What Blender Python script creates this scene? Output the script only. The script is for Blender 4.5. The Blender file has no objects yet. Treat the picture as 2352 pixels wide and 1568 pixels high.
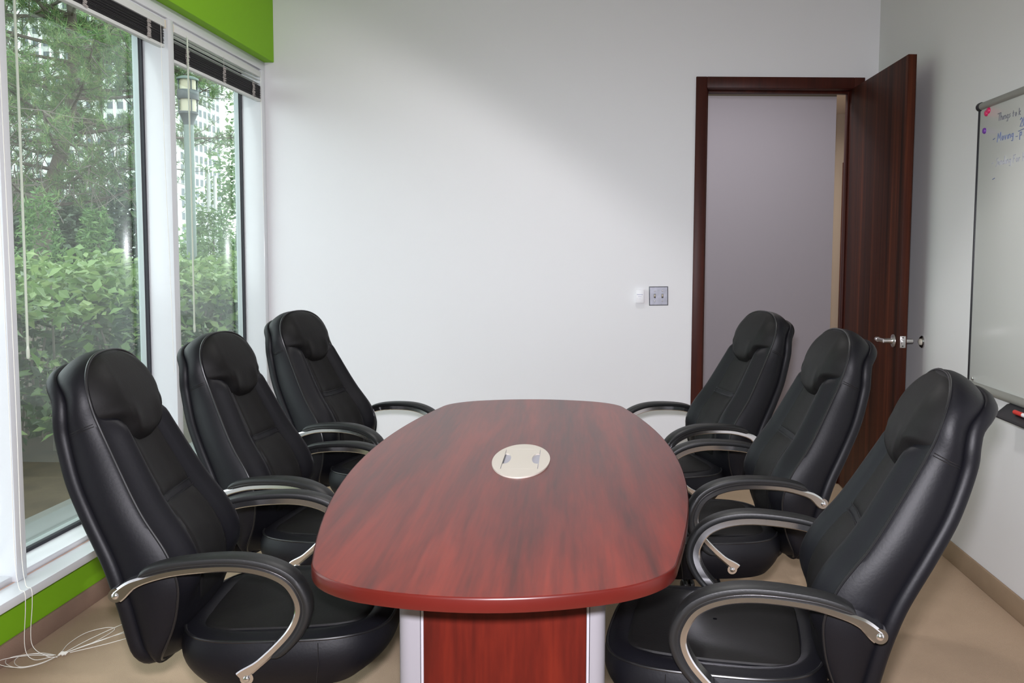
import bpy, bmesh, math, random
import numpy as np
from mathutils import Vector, Matrix

PI = math.pi
scene = bpy.context.scene
COL = scene.collection
rng = random.Random(7)

# ------------------------------------------------------------------ materials
def _mat(name):
    m = bpy.data.materials.new(name); m.use_nodes = True
    nt = m.node_tree
    return m, nt, nt.nodes['Principled BSDF']

def plain(name, col, rough=.5, metal=0., spec=.5, coat=0., bump=0., bscale=200., coat_rough=.1, var=0., vscale=3.):
    m, nt, b = _mat(name)
    b.inputs['Base Color'].default_value = (*col, 1)
    b.inputs['Roughness'].default_value = rough
    b.inputs['Metallic'].default_value = metal
    b.inputs['Specular IOR Level'].default_value = spec
    b.inputs['Coat Weight'].default_value = coat
    b.inputs['Coat Roughness'].default_value = coat_rough
    tc = nt.nodes.new('ShaderNodeTexCoord')
    if bump:
        n = nt.nodes.new('ShaderNodeTexNoise'); n.inputs['Scale'].default_value = bscale; n.inputs['Detail'].default_value = 4
        bp = nt.nodes.new('ShaderNodeBump'); bp.inputs['Strength'].default_value = bump; bp.inputs['Distance'].default_value = .002
        nt.links.new(tc.outputs['Object'], n.inputs['Vector'])
        nt.links.new(n.outputs['Fac'], bp.inputs['Height']); nt.links.new(bp.outputs['Normal'], b.inputs['Normal'])
    if var:
        n = nt.nodes.new('ShaderNodeTexNoise'); n.inputs['Scale'].default_value = vscale; n.inputs['Detail'].default_value = 5
        r = nt.nodes.new('ShaderNodeValToRGB')
        r.color_ramp.elements[0].position = .3; r.color_ramp.elements[1].position = .7
        r.color_ramp.elements[0].color = (*[c * (1 - var) for c in col], 1); r.color_ramp.elements[1].color = (*[min(1, c * (1 + var)) for c in col], 1)
        nt.links.new(tc.outputs['Object'], n.inputs['Vector']); nt.links.new(n.outputs['Fac'], r.inputs['Fac'])
        nt.links.new(r.outputs['Color'], b.inputs['Base Color'])
    return m

def wood(name, dark, mid, light, scale, rough=.3, coat=0., streak=1.0, spec=.5, cr=.15):
    """long-grained veneer; scale = how often the figure repeats along x, y, z"""
    m, nt, b = _mat(name)
    tc = nt.nodes.new('ShaderNodeTexCoord'); mp = nt.nodes.new('ShaderNodeMapping')
    mp.inputs['Scale'].default_value = scale
    nt.links.new(tc.outputs['Object'], mp.inputs['Vector'])
    n1 = nt.nodes.new('ShaderNodeTexNoise'); n1.inputs['Scale'].default_value = 1.; n1.inputs['Detail'].default_value = 6; n1.inputs['Roughness'].default_value = .6; n1.inputs['Distortion'].default_value = .35
    nt.links.new(mp.outputs['Vector'], n1.inputs['Vector'])
    mp2 = nt.nodes.new('ShaderNodeMapping'); mp2.inputs['Scale'].default_value = [s * 7 for s in scale]
    nt.links.new(tc.outputs['Object'], mp2.inputs['Vector'])
    n2 = nt.nodes.new('ShaderNodeTexNoise'); n2.inputs['Scale'].default_value = 1.; n2.inputs['Detail'].default_value = 4
    nt.links.new(mp2.outputs['Vector'], n2.inputs['Vector'])
    mx = nt.nodes.new('ShaderNodeMath'); mx.operation = 'MULTIPLY_ADD'; mx.inputs[1].default_value = .35 * streak
    nt.links.new(n2.outputs['Fac'], mx.inputs[0]); nt.links.new(n1.outputs['Fac'], mx.inputs[2])
    r = nt.nodes.new('ShaderNodeValToRGB')
    e = r.color_ramp.elements
    e[0].position = .45; e[0].color = (*dark, 1); e[1].position = .85; e[1].color = (*light, 1)
    k = e.new(.64); k.color = (*mid, 1)
    nt.links.new(mx.outputs[0], r.inputs['Fac']); nt.links.new(r.outputs['Color'], b.inputs['Base Color'])
    b.inputs['Roughness'].default_value = rough; b.inputs['Coat Weight'].default_value = coat; b.inputs['Coat Roughness'].default_value = cr
    b.inputs['Specular IOR Level'].default_value = spec
    return m

def leaf_mat(name, cols, rough=.45, trans=.3):
    m, nt, b = _mat(name)
    g = nt.nodes.new('ShaderNodeNewGeometry')
    r = nt.nodes.new('ShaderNodeValToRGB'); e = r.color_ramp.elements
    e[0].position = 0; e[0].color = (*cols[0], 1); e[1].position = 1; e[1].color = (*cols[-1], 1)
    for i, c in enumerate(cols[1:-1]):
        k = e.new((i + 1) / (len(cols) - 1)); k.color = (*c, 1)
    nt.links.new(g.outputs['Random Per Island'], r.inputs['Fac'])
    nt.links.new(r.outputs['Color'], b.inputs['Base Color'])
    b.inputs['Roughness'].default_value = rough
    t = nt.nodes.new('ShaderNodeBsdfTranslucent'); nt.links.new(r.outputs['Color'], t.inputs['Color'])
    mx = nt.nodes.new('ShaderNodeMixShader'); mx.inputs[0].default_value = trans
    out = nt.nodes['Material Output']
    nt.links.new(b.outputs[0], mx.inputs[1]); nt.links.new(t.outputs[0], mx.inputs[2]); nt.links.new(mx.outputs[0], out.inputs['Surface'])
    return m

def glass_mat():
    m = bpy.data.materials.new('window_glass'); m.use_nodes = True
    nt = m.node_tree; nt.nodes.clear()
    out = nt.nodes.new('ShaderNodeOutputMaterial'); mx = nt.nodes.new('ShaderNodeMixShader')
    tr = nt.nodes.new('ShaderNodeBsdfTransparent'); tr.inputs[0].default_value = (.90, .965, .93, 1)
    gl = nt.nodes.new('ShaderNodeBsdfGlossy'); gl.inputs['Roughness'].default_value = .0; gl.inputs['Color'].default_value = (1, 1, 1, 1)
    fr = nt.nodes.new('ShaderNodeFresnel')
    gm = nt.nodes.new('ShaderNodeNewGeometry'); ma = nt.nodes.new('ShaderNodeMapRange')     # same index seen from either face of the thin pane
    ma.inputs['To Min'].default_value = 1.55; ma.inputs['To Max'].default_value = 1 / 1.55
    nt.links.new(gm.outputs['Backfacing'], ma.inputs['Value']); nt.links.new(ma.outputs[0], fr.inputs['IOR'])
    nt.links.new(fr.outputs[0], mx.inputs[0]); nt.links.new(tr.outputs[0], mx.inputs[1]); nt.links.new(gl.outputs[0], mx.inputs[2])
    nt.links.new(mx.outputs[0], out.inputs['Surface'])
    return m

M = {}
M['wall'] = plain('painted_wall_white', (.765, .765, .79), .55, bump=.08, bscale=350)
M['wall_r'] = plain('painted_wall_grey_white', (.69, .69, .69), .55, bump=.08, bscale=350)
M['green'] = plain('lime_green_paint', (.20, .44, .012), .6, spec=.2, bump=.06, bscale=350)
M['ceil'] = plain('ceiling_white', (.8, .8, .78), .8)
M['carpet'] = plain('beige_carpet', (.42, .31, .215), .95, spec=.1, bump=1., bscale=420, var=.10, vscale=2.4)
M['carpet_base'] = plain('taupe_carpet_base', (.29, .195, .145), .95, spec=.1, bump=1., bscale=420, var=.12, vscale=5)
M['carpet_base_r'] = plain('tan_carpet_base', (.33, .24, .16), .95, spec=.1, bump=1., bscale=420, var=.10, vscale=4)
M['trim'] = plain('white_window_paint', (.68, .70, .725), .17, spec=.8)
M['gasket'] = plain('black_gasket', (.008, .008, .015), .5)
M['alu'] = plain('anodised_aluminium', (.38, .43, .43), .45, metal=.5)
M['ledge'] = plain('grey_metal_ledge', (.115, .122, .118), .6)
M['glass'] = glass_mat()
M['slat'] = plain('charcoal_blind_slat', (.035, .033, .036), .45)
M['slatw'] = plain('pale_blind_plastic', (.68, .70, .68), .45)
M['tape'] = plain('grey_ladder_cord', (.42, .39, .37), .8)
M['cord'] = plain('white_cord', (.80, .78, .72), .7)
M['wand'] = plain('clear_plastic_wand', (.60, .66, .55), .2)
M['leather'] = plain('black_leather', (.0042, .0042, .0062), .50, spec=.25, bump=.13, bscale=150)
M['leather_in'] = plain('black_leather_worn', (.0058, .0055, .0055), .58, spec=.22, bump=.16, bscale=150)
M['piping'] = plain('black_piping', (.008, .008, .009), .35)
M['pad'] = plain('black_soft_pad', (.009, .0095, .010), .48, bump=.15, bscale=200)
M['chrome'] = plain('polished_aluminium', (.80, .80, .82), .20, metal=1.)
M['blackmetal'] = plain('black_plastic', (.012, .012, .013), .35)
M['tabletop'] = wood('red_mahogany_laminate', (.060, .0085, .006), (.125, .0135, .008), (.205, .022, .011), (13, .85, 13), .285, spec=.38)
M['edge'] = plain('red_table_edge', (.082, .0085, .006), .30, spec=.35, var=.12, vscale=6)
M['panel'] = wood('red_cherry_panel', (.045, .0045, .0025), (.085, .0070, .0035), (.13, .012, .005), (11, 11, .9), .42, spec=.22)
M['silver'] = plain('silver_grey_paint', (.26, .25, .27), .42)
M['silver2'] = plain('pale_grey_strip', (.40, .385, .42), .4)
M['cream'] = plain('cream_plastic', (.66, .60, .53), .45)
M['well'] = plain('lavender_grey_plastic', (.42, .41, .47), .5)
M['well_shade'] = plain('dark_grey_well_shade', (.09, .09, .10), .5)
M['door'] = wood('dark_mahogany_veneer', (.016, .005, .003), (.050, .0125, .006), (.125, .032, .012), (15, 15, .30), .48, streak=.6, spec=.14)
M['doorframe'] = wood('dark_mahogany_frame', (.030, .0075, .005), (.048, .010, .006), (.066, .013, .007), (12, 12, .7), .42, spec=.22)
M['steel'] = plain('satin_steel', (.58, .57, .56), .28, metal=1.)
M['brush'] = plain('brushed_steel_plate', (.20, .205, .23), .42, metal=.8, var=.12, vscale=40)
M['dark'] = plain('dark_hole', (.02, .018, .016), .6)
M['ivory'] = plain('ivory_plastic', (.68, .62, .50), .4)
M['whitepl'] = plain('white_plastic', (.86, .86, .90), .4)
M['greyprint'] = plain('grey_print', (.45, .45, .62), .7)
M['hall'] = plain('lavender_grey_wall', (.36, .35, .39), .7)
M['hallcream'] = plain('cream_wall', (.36, .295, .23), .7)
M['olive'] = plain('dark_olive_band', (.10, .085, .06), .8)
M['board'] = plain('whiteboard_enamel', (.66, .67, .645), .22, spec=.5)
M['rail'] = plain('grey_rail', (.24, .24, .215), .4)
M['blackpl'] = plain('black_trim', (.01, .01, .014), .4)
M['pink'] = plain('magenta_magnet', (.62, .02, .12), .3)
M['purple'] = plain('purple_magnet', (.16, .045, .33), .3)
M['inkgrey'] = plain('grey_marker_ink', (.16, .16, .19), .7)
M['inkblue'] = plain('blue_marker_ink', (.13, .17, .34), .7)
M['inkpale'] = plain('faded_marker_ink', (.38, .39, .45), .7)
M['redpl'] = plain('red_plastic', (.62, .03, .02), .35)
M['rubber'] = plain('off_white_rubber', (.55, .52, .44), .6)
# outdoors
M['soil'] = plain('brown_soil', (.045, .033, .018), .95, bump=1., bscale=30, var=.35, vscale=6)
M['bark'] = plain('pine_bark', (.14, .115, .095), .9, bump=1., bscale=40, var=.25, vscale=9)
M['twig'] = plain('bare_twig', (.16, .14, .12), .9)
M['hedgeleaf'] = leaf_mat('hedge_leaf', [(.085, .15, .05), (.15, .25, .08), (.21, .32, .11), (.28, .37, .15)], .38, .35)
M['cedar'] = leaf_mat('cedar_leaf', [(.07, .15, .05), (.13, .25, .08), (.19, .31, .11)], .6, .3)
M['needle'] = leaf_mat('pine_needle', [(.09, .16, .07), (.14, .25, .10), (.21, .35, .13), (.33, .36, .16)], .5, .45)
M['tree'] = leaf_mat('pale_tree_leaf', [(.14, .25, .10), (.21, .34, .14), (.30, .42, .20)], .5, .4)
M['darkleaf'] = leaf_mat('dark_evergreen_and_inner_shade_leaf', [(.04, .07, .035), (.065, .11, .055), (.10, .16, .07)], .55, .2)  # thicket leaves, and the painted shade inside the hedge
M['lamp'] = plain('grey_green_lamp_paint', (.13, .175, .155), .5)
M['lampband'] = plain('slate_lamp_band', (.045, .055, .06), .5)
M['lampglass'] = plain('cream_lamp_glass', (.42, .39, .28), .4)
M['tower'] = plain('pale_concrete', (.40, .42, .39), .8)
M['towerfin'] = plain('white_fin', (.62, .66, .62), .7)
M['towerwin'] = plain('tower_window', (.055, .075, .085), .3)
M['awning'] = plain('blue_canvas', (.06, .17, .62), .7)

# ------------------------------------------------------------------ mesh helpers
class MB:
    def __init__(self): self.v = []; self.f = []; self.mi = []
    def add(self, vs, fs, mi=0):
        o = len(self.v); self.v += [tuple(map(float, p)) for p in vs]
        self.f += [tuple(i + o for i in f) for f in fs]; self.mi += [mi] * len(fs); return self
    def box(self, x0, x1, y0, y1, z0, z1, mi=0):
        vs = [(x, y, z) for x in (x0, x1) for y in (y0, y1) for z in (z0, z1)]
        return self.add(vs, [(0, 1, 3, 2), (4, 6, 7, 5), (0, 4, 5, 1), (2, 3, 7, 6), (0, 2, 6, 4), (1, 5, 7, 3)], mi)
    def tube(self, pts, r, n=8, closed=False, mi=0, cap=True):
        P = [Vector(p) for p in pts]; N = len(P)
        rs = r if hasattr(r, '__len__') else [r] * N
        vs = []; prev = None
        for i, p in enumerate(P):
            a = P[(i - 1) % N] if (closed or i > 0) else P[i]; b = P[(i + 1) % N] if (closed or i < N - 1) else P[i]
            t = (b - a)
            if t.length < 1e-9: t = Vector((0, 0, 1))
            t.normalize()
            if prev is None:
                u = t.orthogonal().normalized()
            else:
                u = prev - t * prev.dot(t)
                u = u.normalized() if u.length > 1e-6 else t.orthogonal().normalized()
            prev = u; w = t.cross(u)
            for k in range(n):
                an = 2 * PI * k / n
                vs.append(p + (u * math.cos(an) + w * math.sin(an)) * rs[i])
        fs = []
        for i in range(N if closed else N - 1):
            j = (i + 1) % N
            for k in range(n):
                l = (k + 1) % n
                fs.append((i * n + k, i * n + l, j * n + l, j * n + k))
        if not closed and cap:
            fs.append(tuple(range(n - 1, -1, -1))); fs.append(tuple((N - 1) * n + k for k in range(n)))
        return self.add(vs, fs, mi)
    def grid(self, rows, closed_u=False, closed_v=False, flip=False, mi=0):
        R = len(rows); Cc = len(rows[0]); vs = [p for r in rows for p in r]; fs = []
        for i in range(R if closed_v else R - 1):
            for j in range(Cc if closed_u else Cc - 1):
                a, b, c, d = i * Cc + j, i * Cc + (j + 1) % Cc, ((i + 1) % R) * Cc + (j + 1) % Cc, ((i + 1) % R) * Cc + j
                fs.append((a, d, c, b) if flip else (a, b, c, d))
        return self.add(vs, fs, mi)
    def lathe(self, prof, c, axis='z', n=24, mi=0):
        """prof: (radius, height) pairs along axis, starting at point c"""
        rows = []
        for r, h in prof:
            row = []
            for k in range(n):
                a = 2 * PI * k / n; p, q = r * math.cos(a), r * math.sin(a)
                d = {'z': (p, q, h), 'y': (p, h, q), 'x': (h, p, q)}[axis]
                row.append((c[0] + d[0], c[1] + d[1], c[2] + d[2]))
            rows.append(row)
        self.grid(rows, closed_u=True, mi=mi)
        o = len(self.v) - len(rows) * n
        self.f.append(tuple(o + k for k in range(n))); self.f.append(tuple(o + (len(rows) - 1) * n + k for k in range(n))); self.mi += [mi, mi]
        return self
    def prism(self, poly, z0, z1, mi=0):
        n = len(poly)
        vs = [(x, y, z0) for x, y in poly] + [(x, y, z1) for x, y in poly]
        fs = [tuple(range(n - 1, -1, -1)), tuple(range(n, 2 * n))] + [(i, (i + 1) % n, n + (i + 1) % n, n + i) for i in range(n)]
        return self.add(vs, fs, mi)
    def build(self, name, mat, parent=None, smooth=True, bevel=0., seg=2, weld=False, sub=0, angle=40):
        me = bpy.data.meshes.new(name); me.from_pydata(self.v, [], self.f)
        mats = mat if isinstance(mat, (list, tuple)) else [mat]
        for m in mats: me.materials.append(m)
        if len(mats) > 1: me.polygons.foreach_set('material_index', self.mi)
        bm = bmesh.new(); bm.from_mesh(me)
        if weld: bmesh.ops.remove_doubles(bm, verts=bm.verts, dist=1e-5)
        bmesh.ops.recalc_face_normals(bm, faces=bm.faces)
        if bevel:
            es = [e for e in bm.edges if len(e.link_faces) == 2 and e.calc_face_angle(0) > .6]
            bmesh.ops.bevel(bm, geom=es, offset=bevel, segments=seg, profile=.5, affect='EDGES', clamp_overlap=True)
        if smooth:
            lim = math.radians(angle)
            for f in bm.faces: f.smooth = True
            for e in bm.edges:
                if len(e.link_faces) == 2 and e.calc_face_angle(0) > lim: e.smooth = False
        bm.to_mesh(me); bm.free()
        o = bpy.data.objects.new(name, me); COL.objects.link(o)
        if parent is not None: o.parent = parent
        return o

def tag(o, label=None, cat=None, group=None, kind=None):
    if label: o['label'] = label
    if cat: o['category'] = cat
    if group: o['group'] = group
    if kind: o['kind'] = kind
    return o

def empty(name, loc=(0, 0, 0), rz=0.):
    o = bpy.data.objects.new(name, None); COL.objects.link(o); o.empty_display_size = .1
    o.location = loc; o.rotation_euler = (0, 0, rz); return o

def curve_solid(name, loops, depth, mat, parent=None, loc=(0, 0, 0), rot=None):
    """flat outline with holes, given thickness; loops are lists of (x, y)"""
    cu = bpy.data.curves.new(name, 'CURVE'); cu.dimensions = '2D'; cu.fill_mode = 'BOTH'; cu.extrude = depth / 2
    for lp in loops:
        s = cu.splines.new('POLY'); s.points.add(len(lp) - 1)
        for i, (x, y) in enumerate(lp): s.points[i].co = (x, y, 0, 1)
        s.use_cyclic_u = True
    t = bpy.data.objects.new(name + '_outline', cu); COL.objects.link(t)
    dg = bpy.context.evaluated_depsgraph_get(); dg.update()
    me = bpy.data.meshes.new_from_object(t.evaluated_get(dg)); me.name = name
    bpy.data.objects.remove(t); bpy.data.curves.remove(cu)
    me.materials.clear(); me.materials.append(mat)
    o = bpy.data.objects.new(name, me); COL.objects.link(o)
    mtx = Matrix.Translation(loc) @ (rot.to_4x4() if rot is not None else Matrix.Identity(4))
    me.transform(mtx)
    if parent is not None: o.parent = parent
    return o

def copy_tree(o, parent=None):
    c = o.copy(); COL.objects.link(c); c.parent = parent
    for ch in list(o.children): copy_tree(ch, c)
    return c

def spl(xs, ys):
    """smooth interpolation through the points (monotone in xs)"""
    xs = np.array(xs, float); ys = np.array(ys, float)
    d = np.diff(ys) / np.diff(xs)
    m = np.empty_like(ys); m[0] = d[0]; m[-1] = d[-1]; m[1:-1] = (d[:-1] + d[1:]) / 2
    def f(x):
        x = float(min(max(x, xs[0]), xs[-1])); i = int(min(max(np.searchsorted(xs, x) - 1, 0), len(xs) - 2))
        h = xs[i + 1] - xs[i]; t = (x - xs[i]) / h
        return float((2 * t**3 - 3 * t * t + 1) * ys[i] + (t**3 - 2 * t * t + t) * h * m[i] + (-2 * t**3 + 3 * t * t) * ys[i + 1] + (t**3 - t * t) * h * m[i + 1])
    return f

def smooth_path(P, n=6, closed=False):
    P = [np.array(p, float) for p in P]; out = []; N = len(P)
    for i in range(N if closed else N - 1):
        a = P[(i - 1) % N] if (closed or i > 0) else 2 * P[0] - P[1]
        b, c = P[i], P[(i + 1) % N]
        d = P[(i + 2) % N] if (closed or i < N - 2) else 2 * P[-1] - P[-2]
        for k in range(n):
            t = k / n
            out.append(.5 * ((2 * b) + (c - a) * t + (2 * a - 5 * b + 4 * c - d) * t * t + (3 * b - a - 3 * c + d) * t**3))
    if not closed: out.append(P[-1])
    return out

def sst(a, b, x):
    t = min(1, max(0, (x - a) / (b - a))); return t * t * (3 - 2 * t)

# ------------------------------------------------------------------ the room
XL, XR, YB, YF, ZC = -1.98, 1.634, 5.088, -1.3, 3.25
XG = -2.108                                   # glass plane
def structure(o): o['kind'] = 'structure'; return o

structure(MB().box(XL - .12, XR + .1, YF - .1, YB + .12, -.12, 0).box(-.7, 4.3, YB + .12, 9.6, -.12, 0).build('floor', M['carpet'], smooth=False))
structure(MB().box(XL - .2, XR + .1, YF - .1, YB + .1, ZC, ZC + .12).build('ceiling', M['ceil'], smooth=False))
DX0, DX1, DZ = .635, 1.485, 2.366              # door opening
w = MB().box(-2.144, DX0 - .02, YB, YB + .13, 0, ZC).box(DX1 + .02, XR + .12, YB, YB + .13, 0, ZC).box(DX0 - .02, DX1 + .02, YB, YB + .13, DZ + .02, ZC)
structure(w.build('wall_back', M['wall'], smooth=False))
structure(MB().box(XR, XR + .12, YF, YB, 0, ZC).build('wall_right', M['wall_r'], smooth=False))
structure(MB().box(-2.3, XR + .12, YF - .12, YF, 0, ZC).build('wall_front', M['wall'], smooth=False))
# window wall: dado, header, pier beside the camera
structure(MB().box(-2.11, XL, YF, YB, 0, .245).box(-2.24, XL, YF, .55, .245, ZC).build('wall_left', M['green'], smooth=False))
structure(MB().box(-2.24, -1.925, YF, YB - .001, 2.502, ZC).build('wall_header', M['green'], smooth=False, bevel=.004))
structure(MB().box(XL, XL + .012, YF, YB, 0, .074).build('baseboard_left', M['carpet_base'], bevel=.004))
structure(MB().box(XR - .012, XR, YF, YB - .95, 0, .094).build('baseboard_right', M['carpet_base_r'], bevel=.004))
structure(MB().box(XL + .012, DX0 - .07, YB - .012, YB, 0, .09).box(DX1 + .1, XR - .012, YB - .012, YB, 0, .09).build('baseboard_back', M['carpet_base_r'], bevel=.004))

# sill and window head
structure(MB().box(-2.10, -1.906, .55, YB - .002, .217, .250).build('trim_1', M['trim'], bevel=.004))
structure(MB().box(-2.24, XL, .55, YB - .001, 2.45, 2.502).box(-2.24, XL - .012, .55, YB - .001, 2.435, 2.45).build('trim_2', M['trim'], bevel=.002))

structure(MB().box(-1.996, -1.990, .55, YB - .002, .2495, .2512).build('trim_7', plain('salmon_caulk', (.62, .42, .34), .8), smooth=False))
# window bays between mullions; frames 0.05 wide
def window(n, y0, y1):
    root = structure(empty(f'window_{n}', (XG, (y0 + y1) / 2, .25)))
    L = y0 - (y0 + y1) / 2; H = -L
    zb, zt = .022, 2.19                       # local heights of the opening (from z .25)
    xo, xi = -.036, XL - XG
    b = MB()
    b.box(xo, xi - .018, L, H, 0, zb)                                  # bottom rail
    b.box(xo, xi - .001, H, H + .052, 0, zt + .012)                            # far mullion
    b.build('frame', M['trim'], root, bevel=.003)
    g = MB()
    for dx in (0,):
        g.box(-.006, .008, L, L + .012, zb, zt).box(-.006, .008, H - .012, H, zb, zt).box(-.006, .008, L, H, zb, zb + .014).box(-.006, .008, L, H, zt - .014, zt)
    g.build('gasket', M['gasket'], root, smooth=False)
    a = MB().box(-.034, -.006, L, L + .016, zb, zt).box(-.034, -.006, H - .016, H, zb, zt).box(-.034, -.006, L, H, zb, zb + .016).box(-.034, -.006, L, H, zt - .016, zt).box(-.02, -.0055, H - .011, H - .008, zb, zt).box(-.02, -.0055, H - .006, H - .004, zb, zt)
    a.build('sash', M['alu'], root, smooth=False, bevel=.003)
    p = MB().box(-.030, -.026, L + .012, H - .012, zb + .012, zt - .012)
    p.build('pane', M['glass'], root, smooth=False)
    return root
window(1, 1.74, 2.814)
window(2, 2.866, 3.950)
window(3, 4.002, 5.036)
structure(MB().box(-2.24, XL, .55, 1.74, .25, 2.45).build('trim_3', M['trim'], smooth=False))
structure(MB().box(-2.42, -2.112, .5, YB + 1.2, .10, .250).build('trim_4', M['ledge'], bevel=.006))

# --- blinds
def blind(y0, y1, drop, label, tapes, loose=0):
    yc = (y0 + y1) / 2; L, H = y0 - yc, y1 - yc
    root = empty('window_blind', (-2.0, yc, 2.44)); tag(root, label, 'blind', 'raised venetian blinds')
    MB().box(-.014, .014, L, H, -.034, 0).build('headrail', M['slatw'], root, bevel=.003)
    for e in (L - .006, H - .004): MB().box(-.016, .016, e, e + .010, -.038, .001).build('bracket', M['ivory'], root, bevel=.002)
    s = MB(); n = 20; zt = -.036 - drop
    rr = random.Random(int(y0 * 100))
    for i in range(n):
        z = zt - .074 * (i + .5) / n; j = rr.uniform(-.0022, .0022)
        s.add([(-.012 + j, L + .01 + abs(j), z), (j, L + .01 + abs(j), z + .0014), (.012 + j, L + .01 + abs(j), z),
               (-.012 + j, H - .008 - abs(j), z), (j, H - .008 - abs(j), z + .0014), (.012 + j, H - .008 - abs(j), z),
               (-.012 + j, L + .01 + abs(j), z - .0012), (.012 + j, L + .01 + abs(j), z - .0012), (-.012 + j, H - .008 - abs(j), z - .0012), (.012 + j, H - .008 - abs(j), z - .0012)],
              [(0, 1, 4, 3), (1, 2, 5, 4), (6, 8, 9, 7), (2, 7, 9, 5), (0, 3, 8, 6), (0, 6, 7, 2, 1), (3, 4, 5, 9, 8)])
    s.build('slats', M['slat'], root, smooth=False)
    if loose:
        l = MB()
        for i in range(loose):
            z = -.04 - drop * (i + .6) / (loose + .2)
            l.box(-.012, .012, L + .01, H - .01, z, z + .0012)
        l.build('loose_slats', M['slatw'], root, smooth=False)
    MB().box(-.013, .013, L + .006, H - .006, zt - .092, zt - .076).build('bottom_rail', M['slatw'], root, bevel=.004)
    for f in tapes:
        y = L + (H - L) * f
        t = MB()
        for k in range(26):
            z = zt - .078 * k / 25
            t.tube([(.013 + rr.uniform(0, .004), y - .011 + rr.uniform(-.004, .004), z), (.017 + rr.uniform(0, .004), y + .011 + rr.uniform(-.004, .004), z - rr.uniform(-.003, .006))], .0016, 5)
        if drop: t.tube([(.014, y, -.03), (.0145, y, zt)], .0009, 5)
        t.build('ladder_tape', M['tape'], root)
    # lift cord at the far end
    MB().tube(smooth_path([(.016, H - .045, -.03), (.017, H - .042, -.6), (.018, H - .02, -1.2), (.018, H - .012, -1.62)], 8), .0011, 6).build('lift_cord', M['cord'], root)
    return root
b2 = blind(2.872, 3.936, 0., 'blind with charcoal slats bunched tight under its headrail, above the left window', (.08, .42, .86))
b3 = blind(4.010, 5.074, .047, 'blind with charcoal slats, hanging slightly loose, above the window by the corner', (.12, .5, .86), 2)
def wand(b, y, z1, knob):
    m = MB(); m.tube([(.018, y, -.03), (.0185, y + .003, -.6), (.019, y, z1)], .0042, 6)
    m.tube([(.012, y, -.02), (.018, y, -.045)], .002, 6)
    m.lathe([(.0, 0), (.0055, .004), (.006, .03), (.004, .045)], (.019, y, z1), n=10)
    m.build('tilt_wand', M['wand'], b)
wand(b2, 2.913 - 3.404, -1.43, 0)
wand(b3, 4.135 - 4.542, -1.45, 0)
# the lift cords of the first bay: over the sill, ending in a tangle on the carpet
m = MB()
for dy, dx in ((-.014, 0), (.014, .004)):
    m.tube(smooth_path([(-1.968 + dx, 2.788 + dy, 2.40), (-1.966 + dx, 2.80 + dy, .9), (-1.964 + dx, 2.795 + dy, .40), (-1.93 + dx, 2.76 + dy, .265), (-1.900 + dx, 2.745 + dy, .25), (-1.897 + dx, 2.742 + dy, .2), (-1.91 + dx, 2.75 + dy, .06), (-1.89 + dx * 6, 2.76 + dy, .012), (-1.85 + dx * 5, 2.78, .004)], 8), .0012, 6)
def loop_path(pts): return smooth_path(pts, 8)
kx, ky = -1.832, 2.795
for k, (ang, ln, wd) in enumerate(((3.5, .13, .055), (3.75, .15, .06), (3.95, .17, .055), (1.35, .22, .05), (.70, .30, .03), (.95, .34, .035))):
    c, s_ = math.cos(ang), math.sin(ang)
    P = [(0, 0), (.35 * ln, wd * .8), (.75 * ln, wd), (ln, wd * .2), (.95 * ln, -wd * .6), (.5 * ln, -wd * .7), (.1 * ln, -wd * .1)]
    m.tube(loop_path([(kx + c * a - s_ * b, ky + s_ * a + c * b, .004 + .014 * (k % 3) * a / ln) for a, b in P]), .0012, 6)
for k in range(4):
    m.tube([(kx + .006 * k, ky - .006 + .004 * (k % 2), .006), (kx + .006 * k + .004, ky + .008, .012)], .0035, 6)
tag(m.build('blind_cord', M['cord']), 'thin white pull cord hanging over the sill and tangled on the carpet', 'cord')

# --- back wall: door casing, hallway
cas = MB(); YC = YB - .018
for a, b_, c, d in ((DX0 - .068, DX0 - .005, 0, DZ + .068), (DX1 + .005, DX1 + .068, 0, DZ + .068)):
    cas.box(a, b_, YC, YB, c, d)
cas.box(DX0 - .005, DX1 + .005, YC, YB, DZ + .003, DZ + .068)
cas.box(DX0 - .02, DX0, YB - .006, YB + .14, 0, DZ + .016).box(DX1, DX1 + .02, YB - .006, YB + .14, 0, DZ + .016).box(DX0, DX1, YB - .006, YB + .14, DZ, DZ + .016)
cas.box(DX0, DX0 + .012, YB + .05, YB + .09, 0, DZ).box(DX0 + .012, DX1 - .012, YB + .05, YB + .09, DZ - .014, DZ).box(DX1 - .012, DX1, YB + .05, YB + .09, 0, DZ)
structure(cas.build('trim_5', M['doorframe'], bevel=.003))
structure(MB().box(-.6, 1.919, 7.0, 7.12, 0, 2.678).build('wall_hall', M['hall'], smooth=False))
structure(MB().box(-.6, 1.919, 7.0, 7.12, 2.678, 2.735).build('trim_6', M['olive'], smooth=False))  # dark band along the top of the hall wall
structure(MB().box(.6, 4.2, 9.5, 9.6, 0, 2.96).box(2.75, 2.85, 6.2, 9.5, 0, 2.96).build('wall_hall_end', M['hallcream'], smooth=False))
structure(MB().box(-.7, -.6, YB + .13, 7.2, 0, 3.0).box(4.2, 4.3, YB + .02, 9.6, 0, 3.0).box(XR + .12, 4.3, YB, YB + .12, 0, 3.0).box(-.7, .6, 7.12, 7.2, 0, 3.0).build('wall_hall_side', M['hallcream'], smooth=False))
structure(MB().box(-.7, 4.3, YB + .13, 9.6, 2.95, 3.05).build('ceiling_hall', M['hallcream'], smooth=False))
structure(MB().box(2.69, 2.752, 9.44, 9.5, 0, 2.42).build('door_2', M['door'], smooth=False))

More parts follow.
